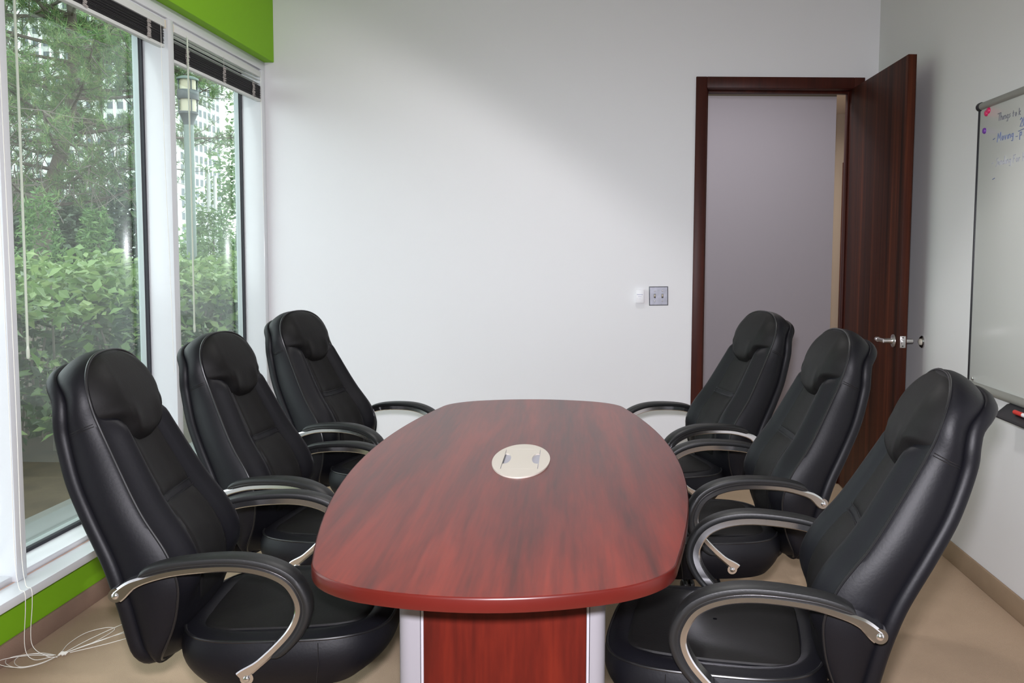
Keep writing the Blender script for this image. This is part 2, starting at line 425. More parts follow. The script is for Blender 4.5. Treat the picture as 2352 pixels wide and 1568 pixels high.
# --- the open door
door = structure(empty('door_1', (1.478, 5.076, .008), 0))
ang = math.atan2(.0135, .868)                                           # swing slightly past square
door.rotation_euler = (0, 0, ang)
LW, LT, LH = .872, .042, 2.36                                           # leaf runs along local -y
MB().box(0, LT, -LW, 0, 0, LH).build('leaf', M['door'], door, bevel=.0015)
yh, zh = -LW + .058, .962
h = MB(); h.lathe([(.030, 0), (.033, -.004), (.032, -.008), (.016, -.012), (.013, -.020), (.012, -.055)], (0, yh, zh), 'x', 28)
h.build('rosette', M['steel'], door)
lv = MB(); lv.tube([(-.050, yh - .004, zh), (-.054, yh + .03, zh), (-.056, yh + .07, zh)], .0105, 14)
lv.tube([(-.056, yh + .07, zh), (-.056, yh + .098, zh)], [.0125, .0105], 14)
lv.build('lever', M['steel'], door)
h2 = MB(); h2.lathe([(.030, 0), (.033, .004), (.030, .008), (.012, .010), (.012, .050), (.0, .052)], (LT, yh, zh), 'x', 28)
h2.build('outer_rosette', M['steel'], door)
lp = MB().box(.008, .036, -LW - .0015, -LW + .001, zh - .029, zh + .029)
lpo = lp.build('latch_plate', M['steel'], door, bevel=.0006)
bb = MB().box(.014, .028, -LW - .008, -LW, zh - .010, zh + .010).build('latch_bolt', M['steel'], lpo, bevel=.002)
for dz in (-.021, .021): MB().lathe([(.0038, 0), (.003, -.0012)], (.022, -LW - .0015, zh + dz), 'y', 12).build('screw', M['dark'], lpo)
bm_ = empty('wall_bumper', (XR, 4.262, .966)); tag(bm_, 'round chrome door stop with pale rubber centre on the wall behind the door lever', 'door stop')
MB().lathe([(.030, 0), (.031, -.006), (.026, -.011), (.017, -.010)], (0, 0, 0), 'x', 28).build('ring', M['steel'], bm_)
MB().lathe([(.017, -.008), (.016, -.016), (.010, -.021), (.002, -.022)], (0, 0, 0), 'x', 24).build('rubber', M['rubber'], bm_)

# --- switch plate and control box on the back wall
sp = empty('switch_plate', (.3655, YB, 1.144)); tag(sp, 'square brushed steel plate with two toggle switches on the back wall', 'switch plate')
sp.rotation_euler = (0, -.02, 0)
MB().add([(-.0575, 0, -.0575), (.0575, 0, -.0575), (.0575, 0, .0575), (-.0575, 0, .0575), (-.052, -.006, -.052), (.052, -.006, -.052), (.052, -.006, .052), (-.052, -.006, .052)],
         [(0, 1, 2, 3), (4, 7, 6, 5), (0, 4, 5, 1), (1, 5, 6, 2), (2, 6, 7, 3), (3, 7, 4, 0)]).build('plate', M['brush'], sp, smooth=False)
for x in (-.023, .023):
    MB().box(x - .0055, x + .0055, -.0065, -.005, -.0125, .0125).build('slot', M['dark'], sp, smooth=False)
    MB().add([(x - .004, -.005, -.008), (x + .004, -.005, -.008), (x + .004, -.005, .008), (x - .004, -.005, .008), (x - .0035, -.017, .003), (x + .0035, -.017, .003), (x + .0035, -.016, .010), (x - .0035, -.016, .010)],
             [(0, 1, 2, 3), (4, 7, 6, 5), (0, 4, 5, 1), (1, 5, 6, 2), (2, 6, 7, 3), (3, 7, 4, 0)]).build('toggle', M['ivory'], sp, bevel=.001)
    for z in (-.030, .030):
        MB().lathe([(.0045, 0), (.004, -.0022), (.0015, -.003)], (x, -.006, z), 'y', 14).build('screw', M['steel'], sp)
tb = empty('wall_mounted_box', (.2525, YB, 1.141)); tag(tb, 'small white plastic box with faint print beside the steel switch plate', 'control box')
MB().box(-.0245, .0245, -.028, 0, -.039, .039).build('body', M['whitepl'], tb, bevel=.002)
MB().box(-.018, .018, -.0286, -.0279, .010, .0135).box(-.010, .010, -.0286, -.0279, -.001, .001).box(-.016, -.012, -.0286, -.0279, -.014, -.013).box(-.006, .006, -.0286, -.0279, -.014, -.013).build('print', M['greyprint'], tb, smooth=False)

# --- whiteboard on the right wall
WY0, WY1, WZ0, WZ1 = 1.95, 3.695, .845, 2.028
wb = empty('whiteboard', (XR, WY1, WZ0)); tag(wb, 'wall whiteboard with grey rails, black edge strip and faint handwriting', 'whiteboard')
Lb = WY1 - WY0; Hb = WZ1 - WZ0
MB().box(-.014, 0, -Lb, -.008, 0, Hb).build('panel', M['board'], wb, bevel=.001)
MB().box(-.019, 0, -.011, 0, .0, Hb).build('edge_strip', M['blackpl'], wb, bevel=.002)
MB().tube([(-.012, -Lb, Hb), (-.012, -.006, Hb)], .0155, 16).build('top_rail', M['rail'], wb)
MB().tube([(-.014, -Lb, -.004), (-.014, -.012, -.004)], .018, 16).build('bottom_rail', M['rail'], wb)
MB().lathe([(.0, .006), (.017, .004), (.019, -.004), (.0185, -.022)], (-.012, 0, Hb), 'y', 18).build('corner_cap', M['blackpl'], wb)
MB().lathe([(.009, 0), (.009, -.004), (.005, -.008)], (-.014, -.048, .026), 'x', 18).build('clip', M['steel'], wb)
GL = {  # pen strokes on a unit-height grid (x right, y up)
 'T': [[(0, 1), (.7, 1.02)], [(.36, 1), (.32, 0)]], 'h': [[(.05, 1), (.02, 0)], [(.03, .4), (.22, .55), (.32, .4), (.32, 0)]], 'i': [[(.1, .5), (.08, 0)]],
 'n': [[(.03, .5), (.02, 0)], [(.03, .35), (.2, .52), (.32, .38), (.33, 0)]], 'g': [[(.33, .48), (.1, .45), (.05, .15), (.3, .12), (.34, .48), (.28, -.35), (.05, -.3)]],
 's': [[(.3, .5), (.06, .42), (.28, .2), (.03, .02)]], 't': [[(.15, .8), (.12, .02)], [(0, .5), (.3, .52)]], 'o': [[(.18, .5), (.02, .25), (.16, 0), (.33, .25), (.18, .5)]],
 'k': [[(.05, .9), (.02, 0)], [(.3, .5), (.05, .25), (.32, 0)]], '2': [[(.02, .8), (.25, 1), (.4, .75), (.03, .02), (.45, .02)]], '0': [[(.2, 1), (.03, .5), (.2, 0), (.38, .5), (.2, 1)]],
 '-': [[(0, .35), (.35, .45)]], 'M': [[(0, -.1), (.15, .95), (.35, .3), (.6, 1), (.65, 0)]], 'v': [[(.02, .5), (.15, 0), (.3, .52)]], '.': [[(.05, .05), (.12, .07)]],
 'p': [[(.05, .5), (.02, -.4)], [(.05, .4), (.3, .45), (.28, .1), (.04, .08)]], 'S': [[(.5, .9), (.15, .8), (.4, .4), (.05, -.1)]], 'e': [[(.05, .25), (.3, .3), (.2, .5), (.03, .25), (.3, .02)]],
 'd': [[(.32, .45), (.06, .4), (.08, .05), (.3, .1), (.34, 1)]], 'F': [[(.05, .9), (.02, 0)], [(.03, .9), (.4, .92)], [(.03, .5), (.3, .5)]], 'r': [[(.03, .5), (.02, 0)], [(.03, .35), (.25, .5)]], 'H': [[(0, 1), (0, 0)], [(0, .5), (.45, .52)], [(.45, 1), (.45, 0)]],
 ' ': []}
def scrawl(txt, y0, z0, h, mat, mb, wide=1.4, slope=0.):
    x = 0
    for ch in txt:
        for st in GL[ch]:
            mb.tube([(-.0145, -(y0 + (x + a) * h * wide), z0 + slope * x * h + c * h) for a, c in st], .0017, 5)
        x += {'M': .85, 'T': .62, ' ': .35, '-': .5, '.': .2, 'i': .25, 'H': .62, 'F': .5}.get(ch, .46)
def note(txt, y, z, h, mat, name, slope=-.02):      # one part per written word
    x = y
    for wd in txt.split(' '):
        ink = MB(); scrawl(wd, WY1 - x, z - WZ0 + slope * (y - x), h, None, ink, slope=slope); ink.build(name, mat, wb)
        x -= (sum({'M': .85, 'T': .62, '-': .5, '.': .2, 'i': .25, 'H': .62, 'F': .5}.get(c, .46) for c in wd) + .28) * h * 1.4
note('Things to k', 3.522, 1.943, .030, M['inkgrey'], 'black_lettering')
note('- Moving .. p', 3.555, 1.862, .034, M['inkblue'], 'blue_lettering')
note('20', 3.335, 1.893, .034, M['inkblue'], 'blue_lettering')
MB().tube([(-.0145, -(WY1 - 3.345), 1.878 - WZ0), (-.0145, -(WY1 - 3.28), 1.884 - WZ0)], .0016, 5).build('underline', M['inkblue'], wb)
note('- Sending For H', 3.558, 1.765, .032, M['inkpale'], 'faded_lettering')
note('-', 3.545, 1.697, .04, M['inkblue'], 'blue_lettering')
def magnet(y, z, mat, label, r=.0125, grp=None):
    o = MB().lathe([(r, 0), (r, -.004), (r * .8, -.0075), (r * .3, -.009)], (0, 0, 0), 'x', 20).build('magnet', mat); o.location = (XR - .014, y, z)
    tag(o, label, 'magnet', grp)
magnet(3.622, 1.992, M['pink'], 'lower of the two touching pink magnets at the whiteboard corner', grp='whiteboard magnets')
magnet(3.603, 2.000, M['pink'], 'upper of the two touching pink magnets, nearer the whiteboard rail', grp='whiteboard magnets')
magnet(3.634, 1.921, M['purple'], 'purple round magnet near the whiteboard edge', grp='whiteboard magnets')
tr = empty('wall_mounted_tray', (XR, 3.16, .80)); tag(tr, 'black plastic pen tray under the whiteboard rail', 'tray')
t = MB(); pr = [(-.0, .03), (-.035, .022), (-.070, -.008), (-.086, -.018), (-.086, -.024), (-.06, -.020), (-.03, .004), (0, .012)]
rows = [[(x, y, z) for x, z in pr] for y in (-.30, -.1, .1, .138)]
t.grid(rows, closed_u=True); t.f.append(tuple(range(len(pr)))); t.mi.append(0); o_ = len(rows) * len(pr) - len(pr); t.f.append(tuple(o_ + i for i in range(len(pr)))); t.mi.append(0)
t.build('tray', M['blackpl'], tr, bevel=.002)
MB().tube([(-.086, -.3, -.021), (-.086, .145, -.021)], .005, 10).build('lip', M['blackpl'], tr)
mk = empty('marker_pen', (XR - .06, 3.1, .812)); tag(mk, 'red capped marker pen lying in the black tray under the whiteboard', 'marker')
MB().tube([(0, .082, 0), (0, .02, 0)], .0085, 14).build('cap', M['redpl'], mk)
MB().tube([(0, .02, 0), (0, -.07, 0)], .0078, 14).build('barrel', M['whitepl'], mk)

# ------------------------------------------------------------------ conference table
tbl = empty('conference_table', (-.240, 2.662, 0), .0318)
tag(tbl, 'boat-shaped red mahogany conference table on panelled pedestals in mid room', 'table')
def outline(off=0.):
    ys = .90; pts = []
    def sx(y): return .503 - .135 * (y / .98) ** 2 - off
    def ey(x): return 1.103 - .105 * (x / .375) ** 2 - off
    x1 = .255
    cx_ = .372 - off; cy_ = 1.000 - off
    q = []
    for k in range(25): q.append((sx(-ys + 2 * ys * k / 24), -ys + 2 * ys * k / 24))
    A = np.array((sx(ys), ys)); B = np.array((x1, ey(x1))); Cn = np.array((cx_, cy_))
    for k in range(1, 12):
        t = k / 12; q.append(tuple((1 - t) ** 2 * A + 2 * t * (1 - t) * Cn + t * t * B))
    for k in range(15): x = x1 - 2 * x1 * k / 14; q.append((x, ey(x)))
    for k in range(11, 0, -1):
        t = k / 12; p = (1 - t) ** 2 * A + 2 * t * (1 - t) * Cn + t * t * B; q.append((-p[0], p[1]))
    r = list(q)
    for k in range(25): y = ys - 2 * ys * k / 24; r.append((-sx(y), y))
    for k in range(1, 12):
        t = k / 12; p = (1 - t) ** 2 * A + 2 * t * (1 - t) * Cn + t * t * B; r.append((-p[0], -p[1]))
    for k in range(15): x = -x1 + 2 * x1 * k / 14; r.append((x, -ey(x)))
    for k in range(11, 0, -1):
        t = k / 12; p = (1 - t) ** 2 * A + 2 * t * (1 - t) * Cn + t * t * B; r.append((p[0], -p[1]))
    return r
O0 = outline(); n = len(O0)
def inset(d):
    out = []
    for i in range(n):
        a = np.array(O0[i - 1]); b = np.array(O0[(i + 1) % n]); t = b - a; t /= np.linalg.norm(t)
        out.append((O0[i][0] - t[1] * d, O0[i][1] + t[0] * d))
    return out
ZT = .740
top = MB().prism(inset(.0045), ZT - .0305, ZT)
top.build('tabletop', M['tabletop'], tbl, smooth=False)
rows = []
for d, z in ((.0045, ZT - .0003), (.0030, ZT + .0002), (.0012, ZT - .0012), (0, ZT - .005), (0, ZT - .026), (.0015, ZT - .030), (.005, ZT - .031)):
    rows.append([(x, y, z) for x, y in inset(d)])
MB().grid(rows, closed_u=True).build('edge_band', M['edge'], tbl)
# cable port: cream oval plate with a hinged lid and two finger notches
ex, ey_ = .0905, .214
ell = [(ex * math.cos(2 * PI * k / 64), ey_ * math.sin(2 * PI * k / 64)) for k in range(64)]
lx, ly0, ly1 = .057, -.118, .142
hole = [(-lx, ly0), (lx, ly0), (lx, ly1), (-lx, ly1)]
gz = ZT + .0022
port = curve_solid('cable_port', [ell, hole], .0044, M['cream'], tbl, (.004, -.032, gz))
def notch(s):
    return [(s * (lx - .0022 - .0215 * math.sin(PI * k / 14) ** .7), .012 + .066 * -math.cos(PI * k / 14)) for k in range(15)]
lid = [(-lx + .0022, ly0 + .002), (lx - .0022, ly0 + .002)] + notch(1) + [(lx - .0022, ly1 - .002), (-lx + .0022, ly1 - .002)] + notch(-1)[::-1]
curve_solid('lid', [lid], .004, M['cream'], port, (.004, -.032, gz))
MB().box(-lx + .004, lx + .004, ly0 - .032, ly1 - .032, ZT + .0002, ZT + .0006).build('well', M['well'], port, smooth=False)
MB().box(-lx + .0045, -lx + .0085, -.085, .045, ZT + .0005, ZT + .0012).build('well_shadow_strip', M['well_shade'], port, smooth=False)  # flat dark strip painted as the shadow inside the notch
# pedestals
def pedestal(yf, sgn):
    x0, x1 = -.226, .240
    p = empty('pedestal', (0, 0, 0)); p.parent = tbl
    yb = yf + sgn * .085
    a, b = min(yf, yb), max(yf, yb)
    yi = yf + sgn * .006
    MB().box(x0 + .058, x1 - .044, min(yi, yf + sgn * .03), max(yi, yf + sgn * .03), .006, ZT - .031).build('front_panel', M['panel'], p, smooth=False)
    MB().box(x0 + .058, x1 - .044, min(yb, yb - sgn * .02), max(yb, yb - sgn * .02), .006, ZT - .031).build('rear_panel', M['panel'], p, smooth=False)
    for s, xx in ((1, x0), (-1, x1)):
        m = MB(); poly = []
        for k in range(9):
            an = PI / 2 * k / 8
            poly.append((xx + s * (.030 - .030 * math.cos(an)), yf + sgn * (.030 - .030 * math.sin(an))))
        pw = .051 if s > 0 else .036
        poly += [(xx + s * pw, yf), (xx + s * pw, yb), (xx, yb)]
        m.prism(poly, .004, ZT - .031).build('corner_post', M['silver'], p, angle=25)
        MB().box(min(xx + s * (pw + .0015), xx + s * (pw + .007)), max(xx + s * (pw + .0015), xx + s * (pw + .007)), min(yf + sgn * .001, yf + sgn * .03), max(yf + sgn * .001, yf + sgn * .03), .006, ZT - .032).build('reveal_strip', M['silver2'], p, smooth=False)
    MB().box(x0 + .02, x1 - .02, a + .012, b - .012, 0, .006).build('foot', M['blackmetal'], p, smooth=False)
pedestal(-.822, 1); pedestal(.80, -1)

# ------------------------------------------------------------------ executive chair (x forward, y left, z up)
FZ = spl([.345, .39, .43, .48, .53, .59, .66, .755, .862, .98, 1.03, 1.075, 1.115, 1.126], [-.245, -.225, -.205, -.186, -.175, -.172, -.197, -.263, -.325, -.386, -.402, -.418, -.434, -.440])
RXf = spl([.345, .39, .43, .53, .59, .66, .755, .862, .98, 1.03, 1.06, 1.09, 1.115, 1.126], [-.250, -.272, -.289, -.313, -.326, -.348, -.402, -.450, -.484, -.487, -.494, -.517, -.536, -.542])
RZf = spl([.345, .39, .43, .53, .59, .66, .755, .862, .98, 1.03, 1.06, 1.09, 1.115, 1.126], [.343, .375, .41, .52, .572, .632, .735, .83, .94, .987, 1.017, 1.044, 1.066, 1.078])
W0 = spl([.345, .45, .52, .585, .65, .75, .86, .93, .98, 1.03, 1.126], [.196, .202, .214, .222, .221, .208, .188, .175, .171, .175, .178])
ZB, ZT0 = .450, .98
def wfun(z):
    w_ = W0(z)
    if z > ZT0: w_ *= max(0, 1 - ((z - ZT0) / (1.126 - ZT0)) ** 2.7) ** (1 / 2.5)
    if z < ZB: w_ *= max(0, 1 - ((ZB - z) / (ZB - .345)) ** 2.6) ** (1 / 2.4)
    return w_
zs = [ZB - (ZB - .345) * math.sin(PI / 2 * (1 - k / 10)) for k in range(10)] + [ZB + (ZT0 - ZB) * k / 40 for k in range(40)] + [ZT0 + (1.126 - ZT0) * math.sin(PI / 2 * k / 16) for k in range(17)]
def fnorm(z):
    d = (FZ(z + .012) - FZ(z - .012)) / (min(z + .012, 1.126) - max(z - .012, .345)); v = np.array((1, 0, -d)); return v / np.linalg.norm(v)
def rnorm(z):
    a, b = max(z - .012, .345), min(z + .012, 1.126)
    t = np.array((RXf(b) - RXf(a), RZf(b) - RZf(a))); t /= np.linalg.norm(t)
    return np.array((-t[1], 0, t[0]))          # backwards
def onorm(z):
    """outward direction (y, z) of the outline"""
    if z >= 1.1259: return 0., 1.
    if z <= .3451: return 0., -1.
    a, b = max(z - .004, .345), min(z + .004, 1.126)
    dw = wfun(b) - wfun(a); dz = b - a; l = math.hypot(dw, dz); return dz / l, -dw / l
def relief(u, z):
    """how far the front upholstery swells out of the outline plane"""
    au = abs(u); S = sst(.50, .62, z) * (1 - sst(.93, 1.0, z))
    e = 1 - au ** 8
    d = .012 * (1 - au * au)
    d += S * (.034 * math.exp(-((au - .74) / .20) ** 2) - .010 * math.exp(-(au / .34) ** 4))
    d -= S * .008 * math.exp(-((au - .48) / .045) ** 2)
    d += (1 - sst(.47, .56, z)) * .012 * (1 - au ** 3)
    return d * e
def fpt(u, z, off=0.):
    w_ = wfun(z); nn = fnorm(z); d = relief(u, z) * min(1, w_ / .12) + off
    return np.array((FZ(z), u * w_, z)) + nn * d

def make_chair():
    root = empty('executive_chair')
    # -- backrest: front face and side band in one upholstered body
    us = [math.copysign(1 - (1 - abs(k / 24)) ** 1.15, k) for k in range(-24, 25)]
    body = MB()
    body.grid([[fpt(u, z) for u in us] for z in zs])
    def band_pt(z, sg, t):
        w_ = wfun(z); oy, oz = onorm(z)
        F = np.array((FZ(z), sg * w_, z)); nb = rnorm(z)
        R = np.array((RXf(z), sg * w_, RZf(z))) - nb * .030
        p = F * (1 - t) + R * t
        bl = .013 * math.sin(PI * min(1, t * 1.02)) ** .8 - .006 * t ** 4
        return p + np.array((0, sg * oy, oz)) * bl
    for sg in (1, -1):
        body.grid([[band_pt(z, sg, k / 10) for k in range(11)] for z in zs])
    back = body.build('backrest', M['leather'], root, weld=True)
    # -- piping round the front
    P = [np.array((FZ(z), wfun(z), z)) for z in zs] + [np.array((FZ(z), -wfun(z), z)) for z in zs[-2:0:-1]]
    off = [np.array((0, onorm(z)[0], onorm(z)[1])) * .001 for z in zs] + [np.array((0, -onorm(z)[0], onorm(z)[1])) * .001 for z in zs[-2:0:-1]]
    MB().tube([p + o for p, o in zip(P, off)], .0036, 8, closed=True).build('piping', M['piping'], back)
    # -- stitched seam across each side of the head
    for sg in (1, -1):
        s = MB()
        for zz in (.972, .966):
            s.tube([band_pt(zz, sg, k / 10) + np.array((0, sg * .0006, 0)) for k in range(1, 10)], .0011, 5)
        s.build('side_stitching', M['piping'], back)
    # -- lower and upper centre panels
    def panel(z0, z1, name):
        rows = []
        nz = 16
        for i in range(nz + 1):
            z = z0 + (z1 - z0) * i / nz; row = []
            for k in range(-14, 15):
                f = k / 14; u = f * .455
                ed = min(1, (1 - abs(f)) * 9) * min(1, min(i, nz - i) / 1.6)
                row.append(fpt(u, z, -.003 + .0075 * math.sqrt(max(0, ed)) ))
            rows.append(row)
        MB().grid(rows).build(name, M['leather_in'], root)
    panel(.495, .752, 'lower_panel'); panel(.760, .945, 'upper_panel')
    s = MB()
    for zz in (.748, .764): s.tube([fpt(.43 * k / 10, zz, .0048) for k in range(-10, 11)], .0013, 5)
    s.build('stitching', M['piping'], back)
    # -- head pillow
    zl = spl([0, .25, .45, .58, .70, .85, .95], [.893, .897, .915, .948, .962, .972, .980])
    g = spl([0, .05, .13, .26, .45, .65, .85, 1], [-.006, .022, .036, .042, .038, .029, .014, -.002])
    rows = []
    for i in range(25):
        v = (i / 24) ** 1.25; row = []
        for k in range(-18, 19):
            u = .955 * k / 18; z = zl(abs(u)) + (1.122 - zl(abs(u))) * v
            d = g(v) * max(0, (1 - abs(u / .955) ** 5)) - .002 * (abs(u) / .955) ** 10
            row.append(fpt(u, z, d))
        rows.append(row)
    MB().grid(rows).build('headrest', M['leather_in'], root)
    # -- rear shell with its rolled lip
    def shell_pt(z, sg, ob, ow, fw=1.):
        w_ = wfun(z); oy, oz = onorm(z); nb = rnorm(z)
        p = np.array((RXf(z), sg * w_ * fw, RZf(z))) + nb * ob
        return p + np.array((0, sg * oy, oz)) * ow
    prof = [(-.034, -.010), (-.032, -.001), (-.026, .0045), (-.016, .007), (-.006, .005), (0, -.001)]
    sh = MB(); rows = []
    for z in zs:
        row = [shell_pt(z, 1, a, b) for a, b in prof]
        row += [shell_pt(z, 1, .001 + .012 * (1 - f * f) ** .5 * min(1, wfun(z) / .1), -.004 * f, f) for f in (.9, .7, .4, 0)]
        row += [shell_pt(z, -1, .001 + .012 * (1 - f * f) ** .5 * min(1, wfun(z) / .1), -.004 * f, f) for f in (.4, .7, .9)]
        row += [shell_pt(z, -1, a, b) for a, b in prof[::-1]]
        rows.append(row)
    sh.grid(rows); sh.build('back_shell', M['leather'], root, weld=True, angle=80)
    # -- seat cushion
    cx_, ax, ay = .070, .262, .250
    def sup(th, r=1., ex=3.4):
        c, s_ = math.cos(th), math.sin(th)
        return cx_ + r * ax * math.copysign(abs(c) ** (2 / ex), c), r * ay * math.copysign(abs(s_) ** (2 / ex), s_)
    NT = 72; ths = [2 * PI * k / NT for k in range(NT)]
    def ztop(x, r): return .452 + .020 * (1 - r ** 3) + .010 * sst(.05, .30, x) * (1 - r ** 6) - .006 * sst(.24, .34, x)
    seat = MB(); rows = []
    for r in (0.02, .2, .4, .55, .68, .76, .8, .84, .9, .96, 1.):
        rows.append([(*sup(t, r), ztop(sup(t, r)[0], r) + .006 * math.exp(-((r - .9) / .06) ** 2) - .004 * math.exp(-((r - .8) / .02) ** 2)) for t in ths])
    rows2 = []
    for t_ in [k / 10 for k in range(11)]:
        row = []
        for t in ths:
            x, y = sup(t, 1.); f = .016 * math.sin(PI * t_) - .030 * t_ ** 2
            nx, ny = (x - cx_) / ax, y / ay; l = math.hypot(nx, ny) + 1e-9
            front = sst(.18, .33, x) * (-.035 * t_ ** 2)
            row.append((x + nx / l * f + front, y + ny / l * f, ztop(x, 1.) * (1 - t_) + .325 * t_))
        rows2.append(row)
    rows2.append([(cx_ + (p[0] - cx_) * .5, p[1] * .5, .322) for p in rows2[-1]])
    rows2.append([(cx_ + (p[0] - cx_) * .02, p[1] * .02, .322) for p in rows2[-1]])
    seat.grid(rows, closed_u=True); seat.grid(rows2, closed_u=True)
    st = seat.build('seat', M['leather'], root, weld=True)
    MB().tube([(*sup(t, 1.), ztop(sup(t, 1.)[0], 1.) + .001) for t in ths], .0036, 8, closed=True).build('piping', M['piping'], st)
    rows = []
    for r in (.02, .25, .5, .66, .74, .775, .785):
        rows.append([(*sup(t, r, 6.5), ztop(sup(t, r, 6.5)[0], r) + (.0036 if r < .74 else .003 if r < .775 else .0018 if r < .78 else -.002) + .003 * math.sin(34 * sup(t, r, 6.5)[1]) * math.exp(-((sup(t, r, 6.5)[0] + .09) / .06) ** 2)) for t in ths])
    MB().grid(rows, closed_u=True).build('seat_panel', M['leather_in'], root)
    for sg in (1, -1): MB().tube([(.17, sg * .260, .45), (.172, sg * .2665, .40), (.165, sg * .262, .345)], .0011, 5).build('side_stitching', M['piping'], st)
    # -- armrests
    CP = [(-.289, .603), (-.262, .622), (-.234, .633), (-.152, .654), (-.036, .661), (.045, .650), (.104, .622), (.134, .580), (.141, .537), (.122, .490), (.081, .443), (.031, .398), (.004, .374)]
    cp = smooth_path(CP, 6); N = len(cp)
    tn = []
    for i in range(N):
        t = cp[min(i + 1, N - 1)] - cp[max(i - 1, 0)]; t = t / np.linalg.norm(t); tn.append(np.array((t[1], -t[0])))   # inward normal (x, z)
    L_ = np.cumsum([0] + [np.linalg.norm(cp[i + 1] - cp[i]) for i in range(N - 1)]); L_ /= L_[-1]
    for sg in (1, -1):
        yc = .272
        a = MB(); rows = []
        for i in range(N):
            f = L_[i]
            th = .0185 + .013 * (1 - sst(0, .11, f)) + .010 * sst(.92, 1., f)
            hw = .019
            o, q = cp[i], cp[i] + tn[i] * th
            ring = []
            for (pp, y) in ((o, -hw), (o, hw - .005), (o + tn[i] * .005, hw), (q - tn[i] * .003, hw), (q, hw - .003), (q, -hw + .003), (q - tn[i] * .003, -hw)):
                ring.append((pp[0], sg * (yc + y), pp[1]))
            rows.append(ring)
        a.grid(rows, closed_u=True); k7 = len(rows[0]); a.f.append(tuple(range(k7))); a.f.append(tuple((N - 1) * k7 + k for k in range(k7))); a.mi += [0, 0]
        # round boss at either end and the lugs running in to back and seat
        for (bx, bz, yin, rr) in ((-.282, .593, .198, .0165), (.010, .382, .238, .0155)):
            a.lathe([(rr, 0), (rr, .034)], (bx, sg * (yc + .017) if sg < 0 else yc - .017, bz), 'y', 22)
            a.lathe([(.010, 0), (.010, yc - yin)], (bx, sg * yc if sg < 0 else yin, bz), 'y', 14)
        arm = a.build('armrest', M['chrome'], root, angle=35)
        for (bx, bz) in ((-.282, .593), (.010, .382)):
            MB().lathe([(.0085, 0), (.008, sg * .003), (.0055, sg * .0055), (.001, sg * .0065)], (bx, sg * (yc + .017), bz), 'y', 18).build('bolt', M['chrome'], arm)
        # pad
        i0 = min(range(N), key=lambda i: abs(cp[i][0] + .236) + (0 if i < N / 2 else 9)); i1 = min(range(N), key=lambda i: abs(cp[i][1] - .425) + (0 if i > N / 2 else 9))
        p = MB(); rows = []
        for i in range(i0, i1 + 1):
            f = (i - i0) / (i1 - i0); e = min(1, math.sqrt(max(0, 1 - (1 - min(1, f / .07)) ** 2)) * 1.) * min(1, math.sqrt(max(0, 1 - (1 - min(1, (1 - f) / .07)) ** 2)))
            e = max(.12, e)
            th = (.019 + .006 * math.sin(PI * f)) * e; hw = (.022 + .006 * math.sin(PI * min(1, f * 1.15))) * (.55 + .45 * e)
            ring = []
            for k in range(14):
                an = 2 * PI * k / 14
                cy_ = math.copysign(abs(math.cos(an)) ** .75, math.cos(an)); cn = math.copysign(abs(math.sin(an)) ** .8, math.sin(an))
                h_ = th * (cn * .5 + .5)
                pp = cp[i] - tn[i] * (h_ - .0015)
                ring.append((pp[0], sg * (yc + hw * cy_), pp[1]))
            rows.append(ring)
        p.grid(rows, closed_u=True); p.f.append(tuple(range(14))); p.f.append(tuple((len(rows) - 1) * 14 + k for k in range(14))); p.mi += [0, 0]
        p.build('arm_pad', M['pad'], arm)
    # -- mechanism, column, star base
    m = MB().box(-.10, .16, -.075, .075, .285, .323); m.tube([(0.02, .06, .300), (0.03, .23, .297), (.045, .262, .292)], .006, 8)
    m.tube([(.04, .235, .295), (.05, .285, .290)], .010, 10)
    m.build('tilt_mechanism', M['blackmetal'], root, bevel=.006)
    # bracket that carries the backrest
    MB().tube(smooth_path([(-.08, 0, .300), (-.17, 0, .305), (-.235, 0, .345), (-.285, 0, .44)], 6), .016, 10).build('back_bracket', M['blackmetal'], root)
    MB().lathe([(.026, .085), (.026, .20), (.016, .202), (.016, .30)], (.03, 0, 0), 'z', 22).build('gas_column', M['blackmetal'], root)
    for k in range(5):
        a_ = 2 * PI * k / 5 + .3; c, s_ = math.cos(a_), math.sin(a_)
        rows = []
        for f, hw, z0, z1 in ((0, .030, .078, .125), (.3, .026, .078, .118), (.7, .021, .072, .100), (1., .015, .066, .086)):
            d = .02 + .27 * f; ring = []
            for (y, z) in ((-hw, z0), (hw, z0), (hw * .8, z1), (-hw * .8, z1)):
                ring.append((.03 + d * c - y * s_, d * s_ + y * c, z))
            rows.append(ring)
        lg = MB().grid(rows, closed_u=True); lg.f += [(3, 2, 1, 0), (12, 13, 14, 15)]; lg.mi += [0, 0]
        lo = lg.build('base_leg', M['blackmetal'], root, bevel=.004)
        bx, by = .03 + .285 * c, .285 * s_
        cs = MB(); cs.lathe([(.007, 0), (.007, .04)], (bx, by, .035), 'z', 10)
        for sd in (1, -1):
            rows = []
            for r_, h_ in ((.004, .006), (.024, .006), (.027, .010), (.027, .018), (.022, .024), (.004, .026)):
                rows.append([(bx + r_ * math.cos(t) * c - sd * h_ * s_, by + r_ * math.cos(t) * s_ + sd * h_ * c, .0275 + r_ * math.sin(t)) for t in [2 * PI * j / 18 for j in range(18)]])
            cs.grid(rows, closed_u=True)
        cs.build('caster', M['blackmetal'], lo)
    return root

